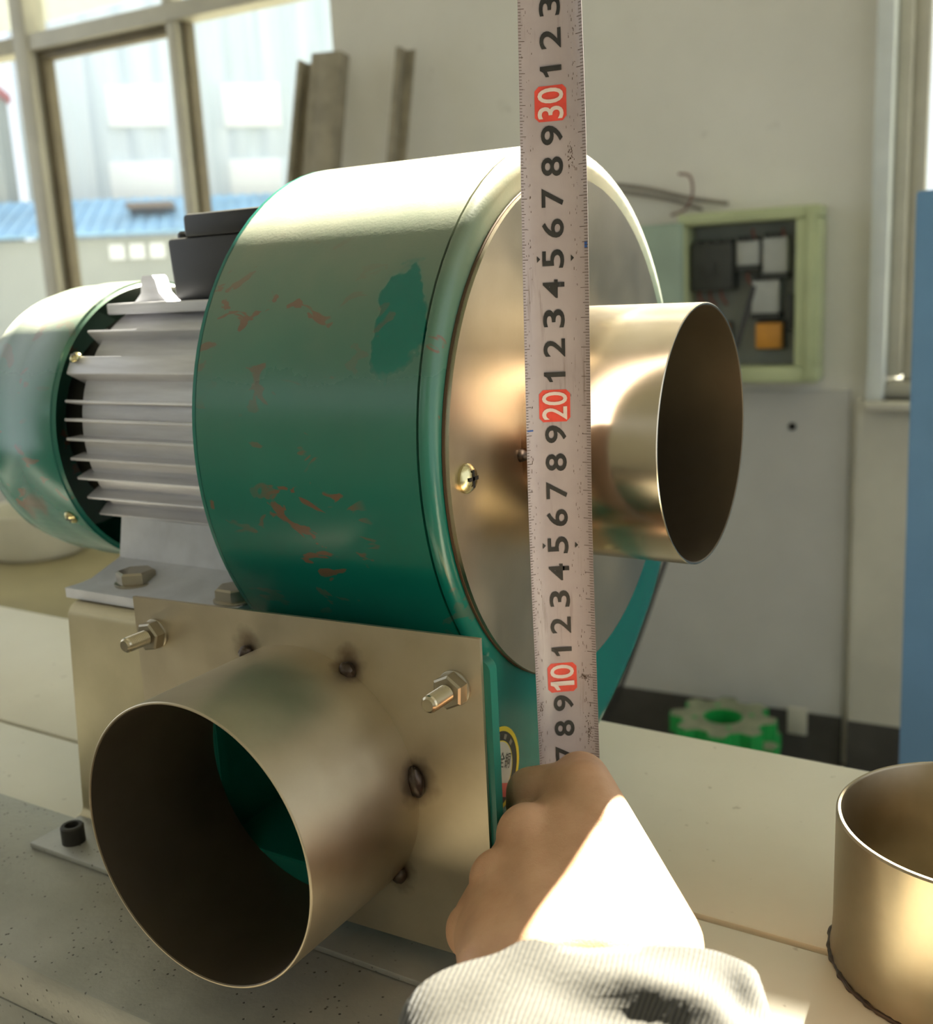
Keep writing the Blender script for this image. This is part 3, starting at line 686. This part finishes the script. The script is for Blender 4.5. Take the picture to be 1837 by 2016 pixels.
for s in range(7, 40):
    if s % 10 == 0:
        bm = bmesh.new(); nx, ny = 8, 8; g = [[bm.verts.new(tape_pt(s + (i / nx - 0.5) * 1.12, -0.0012 + (j / ny - 0.5) * 0.0108, 0.00012) - tb_) for j in range(ny + 1)] for i in range(nx + 1)]
        for i in range(nx):
            for j in range(ny):
                if (i in (0, nx - 1)) and (j in (0, ny - 1)): 
                    c4 = [g[i][j], g[i + 1][j], g[i + 1][j + 1], g[i][j + 1]]; corner = {(0, 0): 0, (nx - 1, 0): 1, (nx - 1, ny - 1): 2, (0, ny - 1): 3}[(i, j)]
                    bm.faces.new([c4[k] for k in range(4) if k != corner])
                else: bm.faces.new((g[i][j], g[i + 1][j], g[i + 1][j + 1], g[i][j + 1]))
        rb = mesh_obj('red_block', bm, 'tape_red', None, None); rb.parent = tape
        text_obj('numeral', str(s), 0.0098, 0.0088, lambda tx, ty, s=s: tape_pt(s + tx * 100, -0.0012 - ty, 0.0003) - tb_, 'tape_print_white', rb, 0.008, 2)
    else:
        dg = str(s % 10)
        text_obj('numeral', dg, 0.0034 if dg == '1' else 0.0062, 0.0074, tplace(s, -0.0010, 0.0002), 'tape_black', tape, 0.014, 2)
# millimetre ticks along both edges, pointer marks
bm = bmesh.new()
def quad(s0, s1, u0, u1, l=0.00015): bm.faces.new([bm.verts.new(tape_pt(s, u, l) - tb_) for s, u in ((s0, u0), (s1, u0), (s1, u1), (s0, u1))])
for k in range(60, 396):
    s = k / 10; L = 0.0030 if k % 10 == 0 else (0.0022 if k % 5 == 0 else 0.0014)
    quad(s - 0.009, s + 0.009, 0.0112 - L, 0.0111); quad(s - 0.009, s + 0.009, -0.0111, -0.0112 + L * 0.6)
o = mesh_obj('graduation_ticks', bm, 'tape_grime', None, None); o.parent = tape; o['kind'] = 'stuff'
for s in (15, 25):
    for u in (-0.0065, 0.0050):
        bm = bmesh.new(); bm.faces.new([bm.verts.new(tape_pt(s + ds, u + du, 0.0002) - tb_) for ds, du in ((0.11, 0.0), (0, 0.0011), (-0.11, 0.0))])
        o = mesh_obj('pointer_mark', bm, 'tape_black', None, None); o.parent = tape
for q4 in ((25.30, 25.52, 0.0098, 0.0108), (19.15, 19.2, -0.0108, -0.0088)):
    bm = bmesh.new(); quad(*q4); o = mesh_obj('ink_mark', bm, 'tape_blue_ink', None, None); o.parent = tape
bm = bmesh.new()
for k in range(340):
    s = random.uniform(6, 34); side = random.random()
    u = random.gauss(0.0065, 0.0012) if side < 0.5 else random.gauss(-0.0090, 0.0009)
    if not -0.0108 < u < 0.0108: continue
    if 20 < s < 24 and random.random() < 0.7: continue
    l = random.uniform(0.01, 0.10) * (1.5 if s < 12 else 1); w = random.uniform(0.00006, 0.00018)
    quad(s, s + l, u, u + w, 0.00012)
for s0, u0, n0, a_, b_ in ((9.95, 0.0070, 40, 0.12, 0.0014), (7.9, 0.0078, 60, 0.5, 0.0010), (8.9, -0.0094, 24, 0.2, 0.0006), (28.2, 0.0050, 40, 0.6, 0.0012)):
    for k in range(n0):
        s = random.gauss(s0, a_ * 0.6); u = random.gauss(u0, b_ * 0.6); quad(s, s + random.uniform(0.02, 0.07), u, u + random.uniform(0.00008, 0.0003), 0.00013)
o = mesh_obj('grime_streaks', bm, 'tape_grime', None, None); o.parent = tape; o['kind'] = 'stuff'

# ================================================================== HAND AND SLEEVE
person = thing('person', 'left hand in a beige twill sleeve, gripping the lower end of the tape', 'person', tuple(at(1140, 1900, 0.30)))
bmh = bmesh.new()
def hull(spheres):
    pts = []
    for c, r in spheres:
        b = bmesh.new(); bmesh.ops.create_icosphere(b, subdivisions=3, radius=r)
        pts += [v.co + c for v in b.verts]; b.free()
    vs = [bmh.verts.new(p) for p in pts]
    r = bmesh.ops.convex_hull(bmh, input=vs)
    junk = [g for g in r['geom_interior'] if isinstance(g, bmesh.types.BMVert)] + [g for g in r['geom_unused'] if isinstance(g, bmesh.types.BMVert)]
    bmesh.ops.delete(bmh, geom=list(set(junk)), context='VERTS')
def chain(nodes):
    for a, b in zip(nodes, nodes[1:]): hull([a, b])
def S(px, py, d, r): return (at(px, py, d), r)
m1, m2, m3, m4 = S(1150, 1555, .362, .0105), S(1040, 1645, .349, .0108), S(986, 1733, .340, .0104), S(936, 1832, .334, .0096)
deep = lambda s, dd, k=1.0: (s[0] + Z * dd, s[1] * k)
wr, wl = S(1290, 1890, .296, .0142), S(985, 1905, .300, .0124)
# back of the hand: metacarpal wedge by wedge so that the knuckles stand out
k_ = 0.84
for a, b, wa, wb in ((m1, m2, S(1290, 1890, .296, .0140), S(1190, 1890, .293, .0138)), (m2, m3, S(1190, 1890, .293, .0138), S(1085, 1895, .295, .0132)), (m3, m4, S(1085, 1895, .295, .0132), S(985, 1905, .300, .0122))):
    a2, b2 = (a[0].lerp(wa[0], 0.13) + Z * 0.004, a[1] * k_), (b[0].lerp(wb[0], 0.13) + Z * 0.004, b[1] * k_)
    hull([a2, b2, deep(a2, .010), deep(b2, .010), wa, wb, deep(wa, .012), deep(wb, .010)])
for m, w in ((m1, S(1225, 1880, .295, .0115)), (m2, S(1150, 1885, .293, .0115)), (m3, S(1070, 1890, .295, .0115)), (m4, S(1000, 1900, .299, .0105))):
    mid = (m[0].lerp(w[0], 0.38), m[1] * 0.62)
    hull([m, mid])
hull([m1, deep(m1, .012), S(1215, 1690, .338, .012), S(1290, 1860, .303, .0140)])
hull([wr, wl, deep(wr, .012), deep(wl, .012), S(1262, 2110, .285, .0175), S(1030, 2130, .285, .0165)])
hull([S(1262, 2110, .285, .0175), S(1030, 2130, .285, .0165), S(1240, 2800, .225, .019), S(1040, 2800, .225, .018)])
# fingers, curled away from the camera; index finger crosses in front of the blade
chain([m1, S(1098, 1556, .372, .0096), S(1046, 1560, .379, .0092), S(1040, 1590, .395, .0085), S(1078, 1612, .408, .0078), S(1110, 1618, .412, .0070)])
chain([m2, S(1040, 1640, .372, .0096), S(1046, 1650, .391, .0090), S(1090, 1690, .398, .0084), S(1130, 1720, .390, .0074)])
chain([m3, S(1000, 1735, .362, .0094), S(1016, 1745, .378, .0088), S(1062, 1775, .384, .0082), S(1102, 1795, .374, .0072)])
chain([m4, S(958, 1836, .354, .0086), S(980, 1845, .366, .0080), S(1026, 1862, .368, .0074), S(1062, 1868, .358, .0066)])
# thumb: leaves the side of the palm near the wrist and presses the blade from behind
chain([S(1262, 1820, .315, .0130), S(1226, 1715, .345, .0118), S(1176, 1640, .386, .0100), S(1128, 1590, .412, .0088)])
meh = bpy.data.meshes.new('hand'); bmh.to_mesh(meh); bmh.free()
tmp = bpy.data.objects.new('hand_tmp', meh); COL.objects.link(tmp)
rm = tmp.modifiers.new('r', 'REMESH'); rm.mode = 'VOXEL'; rm.voxel_size = 0.0011
smo = tmp.modifiers.new('s', 'SMOOTH'); smo.iterations = 9; smo.factor = 0.5
me = bpy.data.meshes.new_from_object(tmp.evaluated_get(bpy.context.evaluated_depsgraph_get()))
bpy.data.objects.remove(tmp)
me.name = 'hand'; me.materials.clear(); me.materials.append(MATS['skin'])
for v in me.vertices:                     # the side of the hand rests against the edge of the outlet flange
    if -0.1150 < v.co.y < -0.1042 and v.co.x < 0.0226: v.co.x = 0.0226
for p in me.polygons: p.use_smooth = True; p.material_index = 0
hand = bpy.data.objects.new('hand', me); COL.objects.link(hand); hand.parent = person; hand.location = -Vector(person['base'])
# sleeve: a flattened cloth tube with folds, open at the cuff
AX = (X * 0.04 + Y * 0.62 + Z * -0.78).normalized(); SN = (Y * -0.80 + Z * -0.60); SN = (SN - AX * SN.dot(AX)).normalized(); SX = AX.cross(SN).normalized()
if SX.dot(X) < 0: SX = -SX
c0 = at(1140, 1966, .262)
NT_, NS_ = 112, 64
def sleeve_pt(i, j, inset=0.0):
    th = 2 * PI * i / NT_; t_ = j / NS_
    a = 0.0445 + 0.010 * t_; b = 0.0235 + 0.010 * t_
    c, s_ = math.cos(th), math.sin(th)
    x = math.copysign(abs(c) ** 0.62, c) * a; n_ = math.copysign(abs(s_) ** 0.72, s_) * b
    along = t_ * 0.15
    left = max(0.0, -c)
    along += 0.008 * left ** 3 * (1 - t_) - 0.0035 * math.exp(-((x + 0.013) / 0.006) ** 2) * max(0, s_) * (1 - t_)
    # folds
    q = Vector((x * 26, along * 24, 0.3 if s_ > 0 else 5.3))
    f = 0.0030 * noise.noise(q) + 0.0012 * noise.noise(q * 2.7)
    dg = (x - 0.010) * 0.55 - (along - 0.013) * 0.83
    f += 0.0020 * math.exp(-((along - 0.008 - 0.30 * (x - 0.008)) / 0.0045) ** 2) * (1 if x > 0.010 else math.exp(-((x - 0.010) / 0.010) ** 2)) * max(0, s_)
    f -= 0.0028 * math.exp(-((along - 0.017 - 0.34 * (x - 0.008)) / 0.0055) ** 2) * (1 if x > 0.010 else math.exp(-((x - 0.010) / 0.012) ** 2)) * max(0, s_)
    f -= 0.0065 * math.exp(-((x - 0.036) / 0.006) ** 2 - ((along - 0.012) / 0.007) ** 2) * max(0, s_)
    n_ += f
    k = 1 - inset
    return c0 + SX * (x * k) + SN * (n_ * (1 - inset * 2)) + AX * along
bm = bmesh.new(); g = [[bm.verts.new(sleeve_pt(i, j)) for i in range(NT_)] for j in range(NS_ + 1)]
gi = [[bm.verts.new(sleeve_pt(i, j, 0.03)) for i in range(NT_)] for j in range(0, 25)]
for L in (g, gi):
    for a, b in zip(L, L[1:]):
        for i in range(NT_): bm.faces.new((a[i], a[(i + 1) % NT_], b[(i + 1) % NT_], b[i]))
for i in range(NT_): bm.faces.new((g[0][i], g[0][(i + 1) % NT_], gi[0][(i + 1) % NT_], gi[0][i]))
bm.faces.new(g[-1])
mesh_obj('sleeve', bm, 'sleeve_twill', person, 80)

# ================================================================== CONTROL BOX ON THE WALL
BD = -0.08
cb = thing('control_box', 'pale green wall control box, open, full of breakers and relays', 'control box', tuple(W(-0.19, 0, -0.18)))
U0, U1, Z0_, Z1_ = -0.335, -0.044, -0.181, 0.174; I0, I1, J0, J1 = -0.317, -0.091, -0.148, 0.149
bm = bmesh.new()
for lo, hi in (((U0, BD, J1), (U1, 0, Z1_)), ((U0, BD, Z0_), (U1, 0, J0)), ((U0, BD, J0), (I0, 0, J1)), ((I1, BD, J0), (U1, 0, J1))): add_box(bm, lo, hi, 0.004, 2, wx)
mesh_obj('box_shell', bm, 'box_green', cb)
wbox('frame_rib', (U1 - 0.024, BD - 0.007, Z0_ + 0.006), (U1 - 0.006, BD, Z1_ - 0.006), 'box_green', cb, 0.003)
wbox('back_panel', (I0, -0.012, J0), (I1, -0.002, J1), 'box_inside', cb)
wbox('box_door', (-0.60, BD - 0.014, J0 - 0.02), (I0 - 0.004, BD - 0.001, 0.156), 'box_door', cb, 0.003)
br = wbox('circuit_breaker', (-0.312, -0.065, 0.012), (-0.222, -0.012, 0.112), 'device_dark', cb, 0.004)
for k in range(4): box('breaker_terminal', (-0.308 + k * 0.022, -0.058, 0.110), (-0.294 + k * 0.022, -0.02, 0.118), 'device_dark', br, 0.002, wx)
box('breaker_handle', (-0.275, -0.075, 0.05), (-0.258, -0.06, 0.072), 'device_dark', br, 0.002, wx)
for (u0, u1, z0, z1, z2) in ((-0.217, -0.170, 0.062, 0.112, 0.086), (-0.162, -0.112, 0.044, 0.116, 0.060), (-0.184, -0.128, -0.038, 0.030, 0.0)):
    ct = wbox('contactor', (u0, -0.055, z0), (u1, -0.012, z1), 'device_white', cb, 0.003)
    box('contactor_base', (u0 - 0.002, -0.058, z0 - 0.012), (u1 + 0.002, -0.012, z0), 'device_dark', ct, 0.002, wx)
    n = int((u1 - u0) / 0.013)
    for k in range(n): box('terminal_screw', (u0 + 0.004 + k * 0.013, -0.060, z1 - 0.001), (u0 + 0.011 + k * 0.013, -0.02, z1 + 0.009), 'device_dark', ct, 0.001, wx)
for (u0, u1) in ((-0.292, -0.236), (-0.176, -0.122)):
    rl = wbox('relay', (u0, -0.055, -0.112), (u1, -0.012, -0.058), 'relay_amber', cb, 0.004)
    box('relay_socket', (u0 - 0.003, -0.03, -0.116), (u1 + 0.004, -0.012, -0.054), 'device_dark', rl, 0.002, wx)
wbox('terminal_strip', (-0.112, -0.05, -0.075), (-0.098, -0.012, 0.0), 'device_dark', cb, 0.003)
for k, (u0, z0) in enumerate(((-0.300, 0.006), (-0.276, 0.004), (-0.252, 0.006), (-0.196, 0.040), (-0.150, 0.034), (-0.186, 0.128), (-0.124, 0.126))):
    tube('wire', spline([W(u0, -0.04, z0 + 0.006), W(u0 + 0.004, -0.05, z0 - 0.008), W(u0 + 0.010, -0.03, z0 - 0.024)], 5), 0.0028, 'wire_red', cb, 8)
tag(tube('power_cable', spline([W(-0.172, -0.085, 0.02), W(-0.205, -0.092, -0.10), W(-0.29, -0.10, -0.36), W(-0.37, -0.095, -0.60), W(-0.52, -0.07, -0.99), W(-0.60, -0.065, FL + 0.006)], 8), 0.0055, 'wire_dark'), 'dark power cable running from the open control box down to the floor', 'cable')
tag(tube('wall_cable', spline([W(-0.50, -0.012, 0.252), W(-0.42, -0.013, 0.236), W(-0.33, -0.013, 0.210), W(-0.245, -0.014, 0.192)], 6), 0.0045, 'wire_grey'), 'upper of two thin grey cables lying on the wall above the control box', 'cable')
tag(tube('wall_cable', spline([W(-0.50, -0.012, 0.238), W(-0.43, -0.013, 0.224), W(-0.36, -0.013, 0.206), W(-0.30, -0.014, 0.184)], 6), 0.004, 'wire_grey'), 'lower of two thin grey cables lying on the wall above the control box', 'cable')
tag(tube('loose_wire', spline([W(-0.352, -0.012, 0.262), W(-0.322, -0.03, 0.252), W(-0.316, -0.035, 0.215), W(-0.335, -0.025, 0.186), W(-0.365, -0.03, 0.176)], 8), 0.003, 'wire_brown'), 'brownish loose wire curling up above the control box', 'wire')

# leaning channels
def channel(ut, zt, ub, w, dep, flip, label):
    P, Q = W(ut, -0.05, zt), W(ub, -0.35, FL); d = (P - Q).normalized(); L = (P - Q).length
    u = WX - d * WX.dot(d); u.normalize(); n_ = d.cross(u); n_ = n_ if n_.dot(WN) < 0 else -n_     # towards the room
    th = 0.004
    root = thing('steel_channel', label, 'steel channel', tuple(Q), 'channels leaning on the wall')
    def xf(c): return Q + u * c.x + n_ * c.y + d * c.z
    if flip:      # web faces the room
        parts = (('web', (-w / 2 + 0.020, dep - th, 0), (w / 2, dep, L)), ('flange', (-w / 2, dep - 0.012, 0), (-w / 2 + 0.020, dep, L)), ('flange', (w / 2 - th, 0, 0), (w / 2, dep - th, L)))
    else:         # open side faces the room
        parts = (('web', (-w / 2, 0, 0), (w / 2, th, L)), ('flange', (-w / 2, th, 0), (-w / 2 + 0.013, dep, L)), ('flange', (w / 2 - th, th, 0), (w / 2, dep * 0.3, L)))
    for nm, lo, hi in parts: box(nm, lo, hi, 'channel_paint', root, 0.0015, xf)
channel(-1.267, 0.600, -1.404, 0.044, 0.03, False, 'open grey steel channel leaning at the window edge, leftmost of three')
channel(-1.195, 0.605, -1.295, 0.085, 0.04, True, 'widest grey steel channel leaning on the wall beside the window')
channel(-0.986, 0.592, -1.095, 0.038, 0.03, False, 'narrow grey steel channel leaning alone on the white wall')

# stacked sprockets
def gear(z0, z1, cx, cy, rot, label):
    root = thing('plastic_sprocket', label, 'sprocket', (cx, cy, z0), 'green sprockets stacked on the floor')
    N = 8; out = []
    for k in range(N * 12):
        a = 2 * PI * k / (N * 12); r = 0.103 + 0.012 * max(-1, min(1, 2.2 * math.cos(N * a)))
        out.append((cx + r * math.cos(a + rot), cy + r * math.sin(a + rot)))
    plate('toothed_rim', [out, circle(cx, cy, 0.040, 40)], 2, z0, z1 - 0.002, 'gear_green', root)
    inn = [(cx + (p[0] - cx) * 0.975, cy + (p[1] - cy) * 0.975) for p in out]
    plate('dusty_face', [inn, circle(cx, cy, 0.043, 40)], 2, z1 - 0.002, z1, 'gear_dust', root)
    for k in range(4):
        a = k * PI / 2 + 0.5
        lathe('bolt_recess', (cx + 0.062 * math.cos(a), cy + 0.062 * math.sin(a), z1), (0, 0, 1), [(0, 0.006), (0.0006, 0.006), (0.0006, 0.0001)], 'gear_green', root, 16, True, False)
GC = (-0.500, 1.740)
gear(FL, FL + 0.036, GC[0] + 0.01, GC[1] - 0.01, 0.5, 'green plastic sprocket at the bottom of the stack on the floor')
gear(FL + 0.036, FL + 0.072, GC[0] - 0.006, GC[1], 0.15, 'green plastic sprocket second from the bottom of the floor stack')
gear(FL + 0.072, FL + 0.110, GC[0] + 0.012, GC[1] - 0.004, 0.62, 'green plastic sprocket just under the dusty top one')
gear(FL + 0.110, FL + 0.150, GC[0], GC[1], 0.2, 'dusty green plastic sprocket on top of the stack behind the bench')

# blue panel at the right edge, white tub on the low table at the left
b0 = Vector((0.08, 0.70, 0))
tag(box('blue_board', (0.0, 0.0, FL), (0.42, 0.03, 0.123), 'blue_paint', None, 0.003, lambda c: Vector((0.0145 + c.x * 0.98 + (0.123 - c.z) * 0.03, 0.722 + c.x * 0.16 + c.y - (0.123 - c.z) * 0.14, c.z))), 'flat blue board leaning before the right window at the frame edge', 'board')
tbl = thing('low_table', 'low olive beige table standing under the left window', 'table', (-2.4, 1.1, FL))
box('table_top', (-4.0, 0.85, -0.645), (-1.70, 1.52, -0.61), 'table_beige', tbl, 0.005)
for x in (-3.9, -1.80):
    for y in (0.9, 1.44): box('leg', (x, y, FL), (x + 0.05, y + 0.05, -0.645), 'table_beige', tbl, 0.002)
tag(lathe('plastic_tub', (-2.30, 1.395, -0.61), (0, 0, 1), [(0, 0.10), (0.004, 0.115), (0.02, 0.128), (0.12, 0.14), (0.124, 0.145), (0.13, 0.143), (0.128, 0.134), (0.02, 0.122), (0.010, 0.108), (0.010, 0.001)], 'tub_white', None, 64, True, False), 'white round plastic tub on the low table behind the motor', 'tub')

# ------------------------------------------------------------------ lift the whole scene so that the floor is z=0
for o in list(COL.objects):
    if o.parent is None and o is not cam:
        o.location.z += LIFT
    if 'base' in o: del o['base']
